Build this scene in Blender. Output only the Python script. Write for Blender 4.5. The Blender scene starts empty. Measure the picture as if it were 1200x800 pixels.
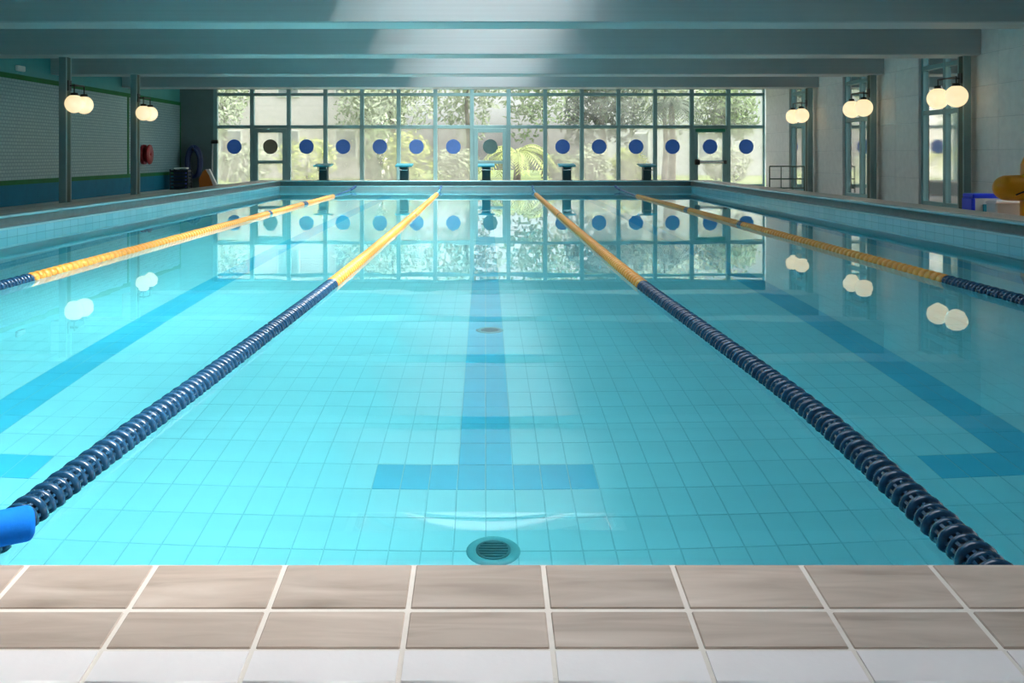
import bpy, math, random
from mathutils import Vector, Matrix
random.seed(7)
PI = math.pi
S = bpy.context.scene
COL = S.collection

# ------------------------------------------------------------------ camera
# x to the right, y away from the camera along the lanes, z up; the water lies at z = 0
cd = bpy.data.cameras.new('camera')
cam = bpy.data.objects.new('camera', cd); COL.objects.link(cam)
cam.location = (0, 0, 1.0); cam.rotation_euler = (PI / 2, 0, 0)
cd.sensor_width = 36; cd.lens = 36 * 1121 / 1200
cd.shift_x = 31 / 1200; cd.shift_y = -219 / 1200
cd.clip_end = 300
S.camera = cam

# ------------------------------------------------------------------ sky, sun, exposure
SKY_STRENGTH = 1.0
w = bpy.data.worlds.new('world'); S.world = w; w.use_nodes = True
nt = w.node_tree; nt.nodes.clear()
bg = nt.nodes.new('ShaderNodeBackground'); out = nt.nodes.new('ShaderNodeOutputWorld')
sky = nt.nodes.new('ShaderNodeTexSky'); sky.sky_type = 'NISHITA'
sky.sun_disc = False; sky.sun_elevation = math.radians(58); sky.sun_rotation = math.radians(100)
sky.dust_density = 4.0; sky.air_density = 1.0; sky.ozone_density = 1.0
hs = nt.nodes.new('ShaderNodeHueSaturation'); hs.inputs['Saturation'].default_value = 0.30
hs.inputs['Value'].default_value = 1.0
nt.links.new(sky.outputs[0], hs.inputs['Color'])
nt.links.new(hs.outputs[0], bg.inputs[0]); bg.inputs[1].default_value = 0.47
nt.links.new(bg.outputs[0], out.inputs[0])

sd = bpy.data.lights.new('sun', 'SUN'); sd.energy = 3.9; sd.angle = math.radians(28); sd.color = (1.0, 0.96, 0.9)
sun = bpy.data.objects.new('sun', sd); COL.objects.link(sun)
_d = Vector((-0.44, 0.04, -1.0)).normalized()          # veiled sun, high over the right wall
sun.rotation_euler = _d.to_track_quat('-Z', 'Y').to_euler(); sun.location = (12, 5, 20)

S.view_settings.view_transform = 'Standard'; S.view_settings.look = 'None'
S.view_settings.exposure = 1.28; S.view_settings.gamma = 1.0
S.view_settings.use_curve_mapping = False
S.cycles.use_denoising = True
S.cycles.max_bounces = 14; S.cycles.diffuse_bounces = 6; S.cycles.glossy_bounces = 6
S.cycles.transmission_bounces = 10; S.cycles.transparent_max_bounces = 16
S.cycles.sample_clamp_indirect = 8.0

def portal(name, loc, rot, sx, sy):
    l = bpy.data.lights.new(name, 'AREA'); l.shape = 'RECTANGLE'; l.size = sx; l.size_y = sy
    l.cycles.is_portal = True
    o = bpy.data.objects.new(name, l); COL.objects.link(o); o.location = loc; o.rotation_euler = rot
    return o

# ------------------------------------------------------------------ dimensions of the hall
PXL, PXR = -5.75, 5.75          # pool basin
PY0, PY1 = 2.19, 26.69
PD = -1.33                      # pool floor
FL = -0.10                      # deck floor
WL, WR = -10.1, 9.25            # side walls
WB, WF = 31.6, -4.0             # far wall, wall behind the camera
BEAM_Z, CEIL_Z = 2.86, 4.06
BEAM0, BEAMP, BEAMD = 17.8, 4.35, 0.70
BEAMS = [BEAM0 + .04 + BEAMP * k for k in range(-5, 3)]
SKX0, SKX1 = -1.90, 1.92        # skylight opening
SKZ = 4.36; SKY0 = 2.31  # unseen near end of the skylight, stopped here to cut sun on the ledge

# ------------------------------------------------------------------ material helpers
def mat(name, col, rough=0.5, metal=0.0, var=0.0, scale=4.0, bump=0.0, bscale=30.0, spec=0.5, coat=0.0, stretch=None, col2=None):
    m = bpy.data.materials.new(name); m.use_nodes = True
    t = m.node_tree; b = t.nodes['Principled BSDF']
    b.inputs['Base Color'].default_value = (*col, 1); b.inputs['Roughness'].default_value = rough
    b.inputs['Metallic'].default_value = metal; b.inputs['Specular IOR Level'].default_value = spec
    b.inputs['Coat Weight'].default_value = coat
    tc = t.nodes.new('ShaderNodeTexCoord'); src = tc.outputs['Object']
    if stretch:
        mp = t.nodes.new('ShaderNodeMapping'); mp.inputs['Scale'].default_value = stretch
        t.links.new(src, mp.inputs[0]); src = mp.outputs[0]
    if var > 0 or col2:
        n = t.nodes.new('ShaderNodeTexNoise'); n.inputs['Scale'].default_value = scale; n.inputs['Detail'].default_value = 5
        t.links.new(src, n.inputs['Vector'])
        r = t.nodes.new('ShaderNodeValToRGB')
        lo = col if col2 else [c * (1 - var) for c in col]
        hi = col2 if col2 else [min(1, c * (1 + var)) for c in col]
        r.color_ramp.elements[0].position = 0.3; r.color_ramp.elements[1].position = 0.7
        r.color_ramp.elements[0].color = (*lo, 1); r.color_ramp.elements[1].color = (*hi, 1)
        t.links.new(n.outputs[0], r.inputs[0]); t.links.new(r.outputs[0], b.inputs['Base Color'])
    if bump > 0:
        n2 = t.nodes.new('ShaderNodeTexNoise'); n2.inputs['Scale'].default_value = bscale; n2.inputs['Detail'].default_value = 4
        t.links.new(src, n2.inputs['Vector'])
        bp = t.nodes.new('ShaderNodeBump'); bp.inputs['Strength'].default_value = bump; bp.inputs['Distance'].default_value = 0.01
        t.links.new(n2.outputs[0], bp.inputs['Height']); t.links.new(bp.outputs[0], b.inputs['Normal'])
    return m

def brick_mat(name, c1, c2, mortar, sx, sy, gap, rough, axes='XZ', offset=0.0, bump=0.3):
    """small regular tiling on a wall: axes picks the two object axes"""
    m = bpy.data.materials.new(name); m.use_nodes = True
    t = m.node_tree; b = t.nodes['Principled BSDF']; b.inputs['Roughness'].default_value = rough
    tc = t.nodes.new('ShaderNodeTexCoord'); sp = t.nodes.new('ShaderNodeSeparateXYZ'); cb = t.nodes.new('ShaderNodeCombineXYZ')
    t.links.new(tc.outputs['Object'], sp.inputs[0])
    t.links.new(sp.outputs[axes[0]], cb.inputs[0]); t.links.new(sp.outputs[axes[1]], cb.inputs[1])
    br = t.nodes.new('ShaderNodeTexBrick'); br.offset = offset
    br.inputs['Color1'].default_value = (*c1, 1); br.inputs['Color2'].default_value = (*c2, 1); br.inputs['Mortar'].default_value = (*mortar, 1)
    br.inputs['Scale'].default_value = 1.0; br.inputs['Brick Width'].default_value = sx; br.inputs['Row Height'].default_value = sy
    br.inputs['Mortar Size'].default_value = gap; br.inputs['Bias'].default_value = 0.0
    t.links.new(cb.outputs[0], br.inputs['Vector']); t.links.new(br.outputs['Color'], b.inputs['Base Color'])
    if bump:
        bp = t.nodes.new('ShaderNodeBump'); bp.invert = True; bp.inputs['Strength'].default_value = bump; bp.inputs['Distance'].default_value = 0.004
        t.links.new(br.outputs['Fac'], bp.inputs['Height']); t.links.new(bp.outputs[0], b.inputs['Normal'])
    return m

def emit_mat(name, col, strength):
    m = bpy.data.materials.new(name); m.use_nodes = True; t = m.node_tree
    b = t.nodes['Principled BSDF']; b.inputs['Base Color'].default_value = (0.85, 0.83, 0.78, 1); b.inputs['Roughness'].default_value = 0.25
    b.inputs['Emission Color'].default_value = (*col, 1); b.inputs['Emission Strength'].default_value = strength
    return m

def pane_mat(name, clear, haze, gloss_rough=0.05, tint=(1, 1, 1)):
    """thin pane: clear share, hazy translucent film and a Fresnel gloss"""
    m = bpy.data.materials.new(name); m.use_nodes = True; t = m.node_tree; t.nodes.clear()
    o = t.nodes.new('ShaderNodeOutputMaterial')
    tr = t.nodes.new('ShaderNodeBsdfTransparent'); tr.inputs[0].default_value = (*tint, 1)
    tl = t.nodes.new('ShaderNodeBsdfTranslucent'); tl.inputs[0].default_value = (*haze, 1)
    gl = t.nodes.new('ShaderNodeBsdfGlossy'); gl.inputs['Roughness'].default_value = gloss_rough
    tc = t.nodes.new('ShaderNodeTexCoord'); n = t.nodes.new('ShaderNodeTexNoise'); n.inputs['Scale'].default_value = 1.6; n.inputs['Detail'].default_value = 6
    t.links.new(tc.outputs['Object'], n.inputs['Vector'])
    mr = t.nodes.new('ShaderNodeMapRange'); mr.inputs['From Min'].default_value = 0.3; mr.inputs['From Max'].default_value = 0.7
    mr.inputs['To Min'].default_value = clear - 0.10; mr.inputs['To Max'].default_value = min(1, clear + 0.10)
    t.links.new(n.outputs[0], mr.inputs['Value'])
    mx = t.nodes.new('ShaderNodeMixShader'); t.links.new(mr.outputs[0], mx.inputs[0]); t.links.new(tl.outputs[0], mx.inputs[1]); t.links.new(tr.outputs[0], mx.inputs[2])
    fr = t.nodes.new('ShaderNodeFresnel'); fr.inputs[0].default_value = 1.45
    m2 = t.nodes.new('ShaderNodeMixShader'); t.links.new(fr.outputs[0], m2.inputs[0]); t.links.new(mx.outputs[0], m2.inputs[1]); t.links.new(gl.outputs[0], m2.inputs[2])
    t.links.new(m2.outputs[0], o.inputs[0])
    return m

# ------------------------------------------------------------------ mesh helpers
class MB:
    def __init__(s): s.v = []; s.f = []; s.sm = []
    def add(s, vs, fs, smooth=False):
        k = len(s.v); s.v += [tuple(v) for v in vs]; s.f += [tuple(i + k for i in f) for f in fs]; s.sm += [smooth] * len(fs); return s
    def box(s, x0, x1, y0, y1, z0, z1):
        v = [(x0, y0, z0), (x1, y0, z0), (x1, y1, z0), (x0, y1, z0), (x0, y0, z1), (x1, y0, z1), (x1, y1, z1), (x0, y1, z1)]
        return s.add(v, [(0, 3, 2, 1), (4, 5, 6, 7), (0, 1, 5, 4), (1, 2, 6, 5), (2, 3, 7, 6), (3, 0, 4, 7)])
    def bbox(s, x0, x1, y0, y1, z0, z1, b=0.01):
        """box with all edges chamfered"""
        v = []; 
        for sx in (0, 1):
            for sy in (0, 1):
                for sz in (0, 1):
                    X = (x0, x1)[sx]; Y = (y0, y1)[sy]; Z = (z0, z1)[sz]
                    dx = b if sx == 0 else -b; dy = b if sy == 0 else -b; dz = b if sz == 0 else -b
                    v += [(X, Y + dy, Z + dz), (X + dx, Y, Z + dz), (X + dx, Y + dy, Z)]
        I = lambda a, c, d, k: (a * 4 + c * 2 + d) * 3 + k
        f = []
        for a in (0, 1):
            f.append((I(a,0,0,0), I(a,0,1,0), I(a,1,1,0), I(a,1,0,0))); f.append((I(0,a,0,1), I(1,a,0,1), I(1,a,1,1), I(0,a,1,1))); f.append((I(0,0,a,2), I(0,1,a,2), I(1,1,a,2), I(1,0,a,2)))
        for a in (0, 1):
            for c in (0, 1):
                f.append((I(a,c,0,0), I(a,c,1,0), I(a,c,1,1), I(a,c,0,1)))
                f.append((I(a,0,c,0), I(a,1,c,0), I(a,1,c,2), I(a,0,c,2)))
                f.append((I(0,a,c,1), I(1,a,c,1), I(1,a,c,2), I(0,a,c,2)))
        for a in (0, 1):
            for c in (0, 1):
                for d in (0, 1): f.append((I(a,c,d,0), I(a,c,d,1), I(a,c,d,2)))
        return s.add(v, f)
    def prism(s, pts, x0, x1, axis='X'):
        """profile pts (a, b) extruded along an axis; for X the profile is (y, z), for Y it is (x, z), for Z (x, y)"""
        n = len(pts); mk = {'X': lambda p, t: (t, p[0], p[1]), 'Y': lambda p, t: (p[0], t, p[1]), 'Z': lambda p, t: (p[0], p[1], t)}[axis]
        v = [mk(p, x0) for p in pts] + [mk(p, x1) for p in pts]
        f = [(i, (i + 1) % n, (i + 1) % n + n, i + n) for i in range(n)] + [tuple(range(n - 1, -1, -1)), tuple(range(n, 2 * n))]
        return s.add(v, f)
    def tube(s, path, r, n=10, cap=True, smooth=True):
        P = [Vector(p) for p in path]; rs = r if isinstance(r, (list, tuple)) else [r] * len(P); v = []
        up = None
        for i, p in enumerate(P):
            d = (P[min(i + 1, len(P) - 1)] - P[max(i - 1, 0)]).normalized()
            if up is None: up = Vector((0, 0, 1)) if abs(d.z) < .9 else Vector((1, 0, 0))
            a = d.cross(up).normalized(); b = a.cross(d).normalized(); up = b
            for k in range(n):
                t = 2 * PI * k / n; v.append(p + (a * math.cos(t) + b * math.sin(t)) * rs[i])
        f = [(i * n + k, i * n + (k + 1) % n, (i + 1) * n + (k + 1) % n, (i + 1) * n + k) for i in range(len(P) - 1) for k in range(n)]
        s.add(v, f, smooth)
        if cap:
            m = len(v); s.add(v[:n], [tuple(range(n - 1, -1, -1))]); s.add(v[m - n:], [tuple(range(n))])
        return s
    def lathe(s, prof, c=(0, 0, 0), axis='Z', n=20, smooth=True):
        """prof of (radius, height)"""
        mk = {'Z': lambda a, b, h: (c[0] + a, c[1] + b, c[2] + h), 'Y': lambda a, b, h: (c[0] + a, c[1] + h, c[2] + b), 'X': lambda a, b, h: (c[0] + h, c[1] + a, c[2] + b)}[axis]
        v = []
        for r, h in prof:
            for k in range(n): v.append(mk(r * math.cos(2 * PI * k / n), r * math.sin(2 * PI * k / n), h))
        f = [(i * n + k, i * n + (k + 1) % n, (i + 1) * n + (k + 1) % n, (i + 1) * n + k) for i in range(len(prof) - 1) for k in range(n)]
        return s.add(v, f, smooth)
    def sphere(s, c, r, n=20, m=12, sc=(1, 1, 1)):
        prof = [(max(r * math.sin(PI * i / m), 1e-4), -r * math.cos(PI * i / m)) for i in range(m + 1)]
        k = len(s.v); s.lathe(prof, (0, 0, 0), 'Z', n)
        for i in range(k, len(s.v)): s.v[i] = (c[0] + s.v[i][0] * sc[0], c[1] + s.v[i][1] * sc[1], c[2] + s.v[i][2] * sc[2])
        return s
    def mesh(s, name, m=None):
        me = bpy.data.meshes.new(name); me.from_pydata(s.v, [], s.f); me.polygons.foreach_set('use_smooth', s.sm); me.update()
        if m: me.materials.append(m)
        import bmesh
        b = bmesh.new(); b.from_mesh(me); bmesh.ops.recalc_face_normals(b, faces=b.faces); b.to_mesh(me); b.free()
        return me
    def obj(s, name, m, parent=None): return link(name, s.mesh(name, m), parent)

def link(name, me, parent=None, loc=None):
    o = bpy.data.objects.new(name, me); COL.objects.link(o)
    if parent: o.parent = parent
    if loc: o.location = loc
    return o
def empty(name, loc=(0, 0, 0), rz=0):
    o = bpy.data.objects.new(name, None); COL.objects.link(o); o.location = loc; o.rotation_euler = (0, 0, rz); o.empty_display_size = 0.1
    return o
def tag(o, label, cat, group=None, kind=None):
    o['label'] = label; o['category'] = cat
    if group: o['group'] = group
    if kind: o['kind'] = kind
    return o
def struct(o, label=None, cat=None):
    o['kind'] = 'structure'
    if label: o['label'] = label
    if cat: o['category'] = cat
    return o
def copy_tree(o, parent=None):
    c = o.copy(); COL.objects.link(c); c.parent = parent
    for ch in list(o.children): copy_tree(ch, c)
    return c

# ------------------------------------------------------------------ materials
M = {}
M['ceil'] = mat('ceiling paint', (0.28, 0.32, 0.33), 0.6, var=0.05, scale=1.2)
M['beam'] = mat('beam paint', (0.42, 0.46, 0.47), 0.42, var=0.05, scale=0.8, bump=0.05, bscale=40, stretch=(0.3, 4, 30))
M['grey_wall'] = mat('grey wall paint', (0.13, 0.20, 0.21), 0.6, var=0.05)
M['block'] = mat('white block paint', (0.86, 0.84, 0.82), 0.7, var=0.05, scale=6, bump=0.1, bscale=60)
M['joint'] = mat('block joint', (0.62, 0.62, 0.62), 0.8, var=0.05)
M['teal_wall'] = mat('teal wall paint', (0.05, 0.30, 0.31), 0.45, var=0.05)
M['dado'] = mat('blue dado paint', (0.006, 0.17, 0.28), 0.6, var=0.08, spec=0.2)
M['mosaic'] = brick_mat('pale mosaic tiles', (0.25, 0.42, 0.46), (0.21, 0.37, 0.41), (0.11, 0.24, 0.27), 0.13, 0.075, 0.010, 0.3, axes='YZ', offset=0.5, bump=0.4)
M['green_trim'] = mat('green trim', (0.01, 0.16, 0.05), 0.6, var=0.1, spec=0.2)
M['frame'] = mat('teal grey window frame', (0.19, 0.36, 0.38), 0.4, var=0.06, scale=2)
M['column'] = mat('column paint', (0.20, 0.31, 0.32), 0.45, var=0.05)
M['dark_green'] = mat('dark green web', (0.012, 0.05, 0.03), 0.5, var=0.1)
M['floor'] = mat('deck floor tile', (0.60, 0.57, 0.52), 0.45, var=0.06)
M['rim_top'] = mat('rim top stone', (0.40, 0.37, 0.33), 0.4, var=0.08, scale=8)
M['rim_edge'] = mat('rim edge glaze', (0.42, 0.66, 0.70), 0.25, var=0.05)
M['gutter'] = mat('gutter grey', (0.22, 0.25, 0.25), 0.5, var=0.1, scale=10)
M['lip'] = mat('gutter lip glaze', (0.50, 0.76, 0.80), 0.2, var=0.05)
M['water_tile'] = {a: brick_mat('waterline tiles ' + a, (0.36, 0.72, 0.80), (0.30, 0.66, 0.75), (0.18, 0.45, 0.52), 0.25, 0.125, 0.004, 0.2, axes=a + 'Z', bump=0.3) for a in 'XY'}
M['far_band'] = mat('pale grey glaze', (0.42, 0.50, 0.50), 0.3, var=0.08)
M['grout'] = mat('pool grout', (0.38, 0.64, 0.70), 0.8, var=0.05)
M['tile'] = mat('pale aqua pool tile', (0.55, 0.80, 0.86), 0.35, var=0.035, scale=3)
M['tile_blue'] = mat('lane blue pool tile', (0.12, 0.56, 0.76), 0.35, var=0.05, scale=3)
M['basin'] = mat('basin concrete', (0.30, 0.60, 0.66), 0.6, var=0.05)
M['white_grout'] = mat('white tile grout', (0.80, 0.74, 0.67), 0.8, var=0.04, scale=30)
M['white_tile'] = mat('white bullnose glaze', (0.88, 0.83, 0.82), 0.35, var=0.03, scale=8, bump=0.06, bscale=50)
M['blue_float'] = mat('navy float plastic', (0.012, 0.06, 0.13), 0.2, var=0.35, scale=45, coat=0.15)
M['blue_core'] = mat('dark float core', (0.006, 0.025, 0.055), 0.45, var=0.2, scale=30)
M['yellow_float'] = mat('yellow float plastic', (0.66, 0.30, 0.05), 0.35, var=0.08, scale=10)
M['cable_blue'] = mat('light blue strap', (0.05, 0.30, 0.55), 0.4, var=0.1)
M['navy_strap'] = mat('navy strap', (0.01, 0.06, 0.20), 0.4, var=0.1)
M['steel'] = mat('stainless steel', (0.55, 0.57, 0.58), 0.25, 1.0, var=0.05)
M['dark_steel'] = mat('dark drain steel', (0.06, 0.16, 0.18), 0.45, 0.2, var=0.15, scale=20)
M['drain_rim'] = mat('drain ring', (0.16, 0.42, 0.46), 0.4, var=0.1)
M['block_teal'] = mat('starting block teal top', (0.03, 0.30, 0.38), 0.5, var=0.08)
M['block_dark'] = mat('starting block pedestal', (0.015, 0.06, 0.07), 0.5, var=0.1)
M['noodle'] = mat('blue foam', (0.004, 0.21, 0.85), 0.8, spec=0.2, var=0.06, scale=20, bump=0.1, bscale=120)
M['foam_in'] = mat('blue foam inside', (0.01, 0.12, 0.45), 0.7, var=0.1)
M['black'] = mat('black metal', (0.015, 0.017, 0.017), 0.4, var=0.1)
M['globe'] = emit_mat('lit opal globe', (1.0, 0.76, 0.42), 0.40)
def film(name, col, share=0.55):
    m = mat(name, col, 0.5, var=0.12, scale=9); t = m.node_tree; b = t.nodes['Principled BSDF']; o = t.nodes['Material Output']
    tl = t.nodes.new('ShaderNodeBsdfTranslucent'); tl.inputs[0].default_value = (*col, 1)
    mx = t.nodes.new('ShaderNodeMixShader'); mx.inputs[0].default_value = share
    t.links.new(b.outputs[0], mx.inputs[1]); t.links.new(tl.outputs[0], mx.inputs[2]); t.links.new(mx.outputs[0], o.inputs[0])
    return m
M['sticker'] = film('blue round sticker', (0.12, 0.27, 0.60))
M['sticker_grey'] = film('faded grey sticker', (0.22, 0.22, 0.19))
M['sticker_teal'] = film('faded teal sticker', (0.14, 0.27, 0.28))
M['exit_green'] = mat('green exit strip', (0.0, 0.22, 0.13), 0.4, var=0.1)
M['clear_pane'] = pane_mat('hazy window glass', 0.84, (0.42, 0.43, 0.42), tint=(0.42, 0.44, 0.435))
M['film_pane'] = pane_mat('film covered glass', 0.62, (0.36, 0.36, 0.33), tint=(0.41, 0.42, 0.405))
M['side_pane'] = pane_mat('side window glass', 0.90, (0.6, 0.6, 0.6), tint=(0.80, 0.82, 0.82))
M['roof_pane'] = pane_mat('skylight glazing', 0.89, (0.95, 0.95, 0.95))
M['red'] = mat('red enamel', (0.33, 0.008, 0.012), 0.4, var=0.1)
M['navy_hose'] = mat('navy hose', (0.010, 0.035, 0.13), 0.5, var=0.15)
M['orange'] = mat('orange foam', (0.55, 0.16, 0.015), 0.6, var=0.1)
M['white_plastic'] = mat('white plastic', (0.72, 0.74, 0.72), 0.4, var=0.04)
M['blue_plastic'] = mat('royal blue plastic', (0.012, 0.05, 0.80), 0.35, var=0.06)
M['yellow_vinyl'] = mat('yellow vinyl', (1.0, 0.36, 0.0), 0.3, var=0.06, coat=0.4)
M['crate_dark'] = mat('dark crate plastic', (0.015, 0.03, 0.05), 0.5, var=0.1)
M['rail'] = mat('dark green railing', (0.03, 0.07, 0.05), 0.4, var=0.1)

def stone_mat():
    m = bpy.data.materials.new('travertine look tile'); m.use_nodes = True; t = m.node_tree; b = t.nodes['Principled BSDF']
    b.inputs['Roughness'].default_value = 0.42
    tc = t.nodes.new('ShaderNodeTexCoord'); oi = t.nodes.new('ShaderNodeObjectInfo')
    mp = t.nodes.new('ShaderNodeMapping'); mp.inputs['Scale'].default_value = (2.2, 16, 6)
    cb = t.nodes.new('ShaderNodeCombineXYZ'); ml = t.nodes.new('ShaderNodeMath'); ml.operation = 'MULTIPLY'; ml.inputs[1].default_value = 57.0
    t.links.new(oi.outputs['Random'], ml.inputs[0]); t.links.new(ml.outputs[0], cb.inputs[0]); t.links.new(ml.outputs[0], cb.inputs[1])
    t.links.new(tc.outputs['Object'], mp.inputs['Vector']); t.links.new(cb.outputs[0], mp.inputs['Location'])
    n = t.nodes.new('ShaderNodeTexNoise'); n.inputs['Scale'].default_value = 1.0; n.inputs['Detail'].default_value = 6; n.inputs['Distortion'].default_value = 0.7
    t.links.new(mp.outputs[0], n.inputs['Vector'])
    r = t.nodes.new('ShaderNodeValToRGB'); e = r.color_ramp.elements
    e[0].position = 0.25; e[0].color = (0.34, 0.265, 0.21, 1); e[1].position = 0.72; e[1].color = (0.63, 0.53, 0.455, 1)
    q = e.new(0.45); q.color = (0.48, 0.385, 0.315, 1); q = e.new(0.6); q.color = (0.56, 0.46, 0.385, 1)
    t.links.new(n.outputs[0], r.inputs[0])
    hv = t.nodes.new('ShaderNodeHueSaturation'); mr = t.nodes.new('ShaderNodeMapRange'); mr.inputs['To Min'].default_value = 0.88; mr.inputs['To Max'].default_value = 1.10
    t.links.new(oi.outputs['Random'], mr.inputs['Value']); t.links.new(mr.outputs[0], hv.inputs['Value']); t.links.new(r.outputs[0], hv.inputs['Color'])
    t.links.new(hv.outputs[0], b.inputs['Base Color'])
    return m
M['stone'] = stone_mat()

def water_mat():
    m = bpy.data.materials.new('pool water'); m.use_nodes = True; t = m.node_tree; t.nodes.clear()
    o = t.nodes.new('ShaderNodeOutputMaterial')
    g = t.nodes.new('ShaderNodeBsdfGlass'); g.inputs['Color'].default_value = (0.97, 1, 1, 1); g.inputs['Roughness'].default_value = 0.0; g.inputs['IOR'].default_value = 1.333
    tc = t.nodes.new('ShaderNodeTexCoord'); n = t.nodes.new('ShaderNodeTexNoise'); n.inputs['Scale'].default_value = 1.1; n.inputs['Detail'].default_value = 2
    bp = t.nodes.new('ShaderNodeBump'); bp.inputs['Strength'].default_value = 0.05; bp.inputs['Distance'].default_value = 0.02
    t.links.new(tc.outputs['Object'], n.inputs['Vector']); t.links.new(n.outputs[0], bp.inputs['Height']); t.links.new(bp.outputs[0], g.inputs['Normal'])
    va = t.nodes.new('ShaderNodeVolumeAbsorption'); va.inputs['Color'].default_value = (0.25, 0.93, 0.97, 1); va.inputs['Density'].default_value = 0.47
    t.links.new(g.outputs[0], o.inputs['Surface']); t.links.new(va.outputs[0], o.inputs['Volume'])
    return m
M['water'] = water_mat()

# ------------------------------------------------------------------ pool basin, water
mb = MB()
T = 0.25
mb.box(PXL - T, PXR + T, PY0 - T, PY1 + T, PD - 0.3, PD - 0.004)
basin = struct(mb.obj('pool_basin', M['grout']), 'sunken tiled swimming pool basin with blue lane lines', 'pool basin')
for a, bx in (('Y', (PXL - T, PXL, PY0 - T, PY1 + T)), ('Y', (PXR, PXR + T, PY0 - T, PY1 + T)), ('X', (PXL, PXR, PY1, PY1 + T)), ('X', (PXL, PXR, PY0 - T + .01, PY0))):
    MB().box(*bx, PD - 0.004, 0.0).obj('basin_wall', M['water_tile'][a], basin)

TX, TY, G = 0.125, 0.25, 0.0045
nx = int(round((PXR - PXL) / TX)); ny = int(round((PY1 - PY0) / TY))
def tile_mesh(m):
    b = MB(); b.bbox(-TX/2 + G/2, TX/2 - G/2, -TY/2 + G/2, TY/2 - G/2, -0.008, 0.0, 0.0015)
    return b.mesh('pool_floor_tile', m)
tile_me = {False: tile_mesh(M['tile']), True: tile_mesh(M['tile_blue'])}
lanes = [-5.0, -2.5, 0.0, 2.5, 5.0]
def is_blue(cx, cy):
    for L in lanes:
        if abs(cx - L) < 0.125 and PY0 + 2.0 < cy < PY1 - 2.0: return True
        if abs(cx - L) < 0.5 and (PY0 + 2.0 < cy < PY0 + 2.25 or PY1 - 2.25 < cy < PY1 - 2.0): return True
    return False
cells = []
for i in range(nx):
    for j in range(ny):
        cx = PXL + (i + .5) * TX; cy = PY0 + (j + .5) * TY
        far = math.hypot(cx, cy)
        seen = abs(cx) < 0.50 * cy + 0.1 and cy > 2.9
        cells.append((0 if seen else 1, far, cx, cy))
cells.sort()
rest = {False: MB(), True: MB()}
for k, (s_, f_, cx, cy) in enumerate(cells):
    bl = is_blue(cx, cy)
    if k < 300: link('tile', tile_me[bl], basin, (cx, cy, PD))
    else:
        x0, x1, y0, y1 = cx - TX/2 + G/2, cx + TX/2 - G/2, cy - TY/2 + G/2, cy + TY/2 - G/2
        if cy < 14 and abs(cx) < 0.6 * cy + 0.5:
            rest[bl].add([(x0, y0, PD - .006), (x1, y0, PD - .006), (x1, y1, PD - .006), (x0, y1, PD - .006), (x0, y0, PD), (x1, y0, PD), (x1, y1, PD), (x0, y1, PD)],
                         [(4, 5, 6, 7), (0, 1, 5, 4), (1, 2, 6, 5), (2, 3, 7, 6), (3, 0, 4, 7)])
        else: rest[bl].add([(x0, y0, PD), (x1, y0, PD), (x1, y1, PD), (x0, y1, PD)], [(0, 1, 2, 3)])
for bl in (False, True):
    o = rest[bl].obj('floor_tiling', M['tile_blue' if bl else 'tile'], basin); o['kind'] = 'stuff'

wt = MB().box(PXL - .02, PXR + .02, PY0 - .02, PY1 + .02, PD - 0.05, 0.0).obj('pool_water', M['water'])
tag(wt, 'clear still turquoise water filling the swimming pool', 'water', kind='stuff')

# ------------------------------------------------------------------ pool rims (left, right, far): waterline face, lip, gutter recess, overhanging top
LIP, TOP = 0.125, 0.27
def rim(name, ax, side, lab):
    """profile in (u, z), u = distance outward from the water edge"""
    prof = {
        'waterline_band': ([(0, -0.02), (0, LIP - .03), (0.03, LIP - .03), (0.03, -0.02)], 'tileband'),
        'gutter_lip': ([(0, LIP - .03), (-.008, LIP - .022), (-.008, LIP - .006), (0.002, LIP), (0.10, LIP), (0.10, LIP - .03)], 'lip'),
        'gutter_back': ([(0.03, -0.02), (0.03, LIP - .03), (0.10, LIP - .03), (0.10, TOP - .035), (0.64, TOP - .035), (0.64, FL), (0.25, FL), (0.25, -.02)], 'gutter'),
        'edge_nosing': ([(0.10, TOP - .035), (0.02, TOP - .035), (0.005, TOP - .028), (0.0, TOP - .017), (0.005, TOP - .005), (0.02, TOP), (0.13, TOP), (0.13, TOP - .035)], 'rim_edge'),
        'rim_top': ([(0.13, TOP - .035), (0.13, TOP - .002), (0.66, TOP - .002), (0.66, TOP - .035)], 'rim_top')}
    root = struct(empty(name, (0, 0, 0)), lab, 'pool rim')
    for pn, (pts, mm) in prof.items():
        b = MB()
        if ax == 'Y':
            base = PXL if side < 0 else PXR
            b.prism([(base + side * u, z) for u, z in pts], PY0 - .25, PY1 + .66, 'Y')
        else:
            b.prism([(PY1 + u, z) for u, z in pts], PXL + .001, PXR - .001, 'X')
        b.obj(pn, (M['water_tile']['Y'] if ax == 'Y' else M['far_band']) if mm == 'tileband' else M[mm], root)
    return root
rim('pool_rim', 'Y', -1, 'raised pool rim with gutter along the tiled wall')
rim('pool_rim', 'Y', 1, 'raised pool rim with gutter along the side windows')
rim('pool_rim', 'X', 1, 'raised pool rim below the starting blocks')

# ------------------------------------------------------------------ deck floor
fl = MB()
fl.box(WL, PXL - .25, WF, WB, FL - .2, FL); fl.box(PXR + .25, WR, WF, WB, FL - .2, FL)
fl.box(PXL - .25, PXR + .25, WF, 1.76, FL - .2, FL); fl.box(PXL - .25, PXR + .25, PY1 + .25, WB, FL - .2, FL)
struct(fl.obj('floor', M['floor']), 'beige tiled deck floor around the pool', 'floor')

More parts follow.
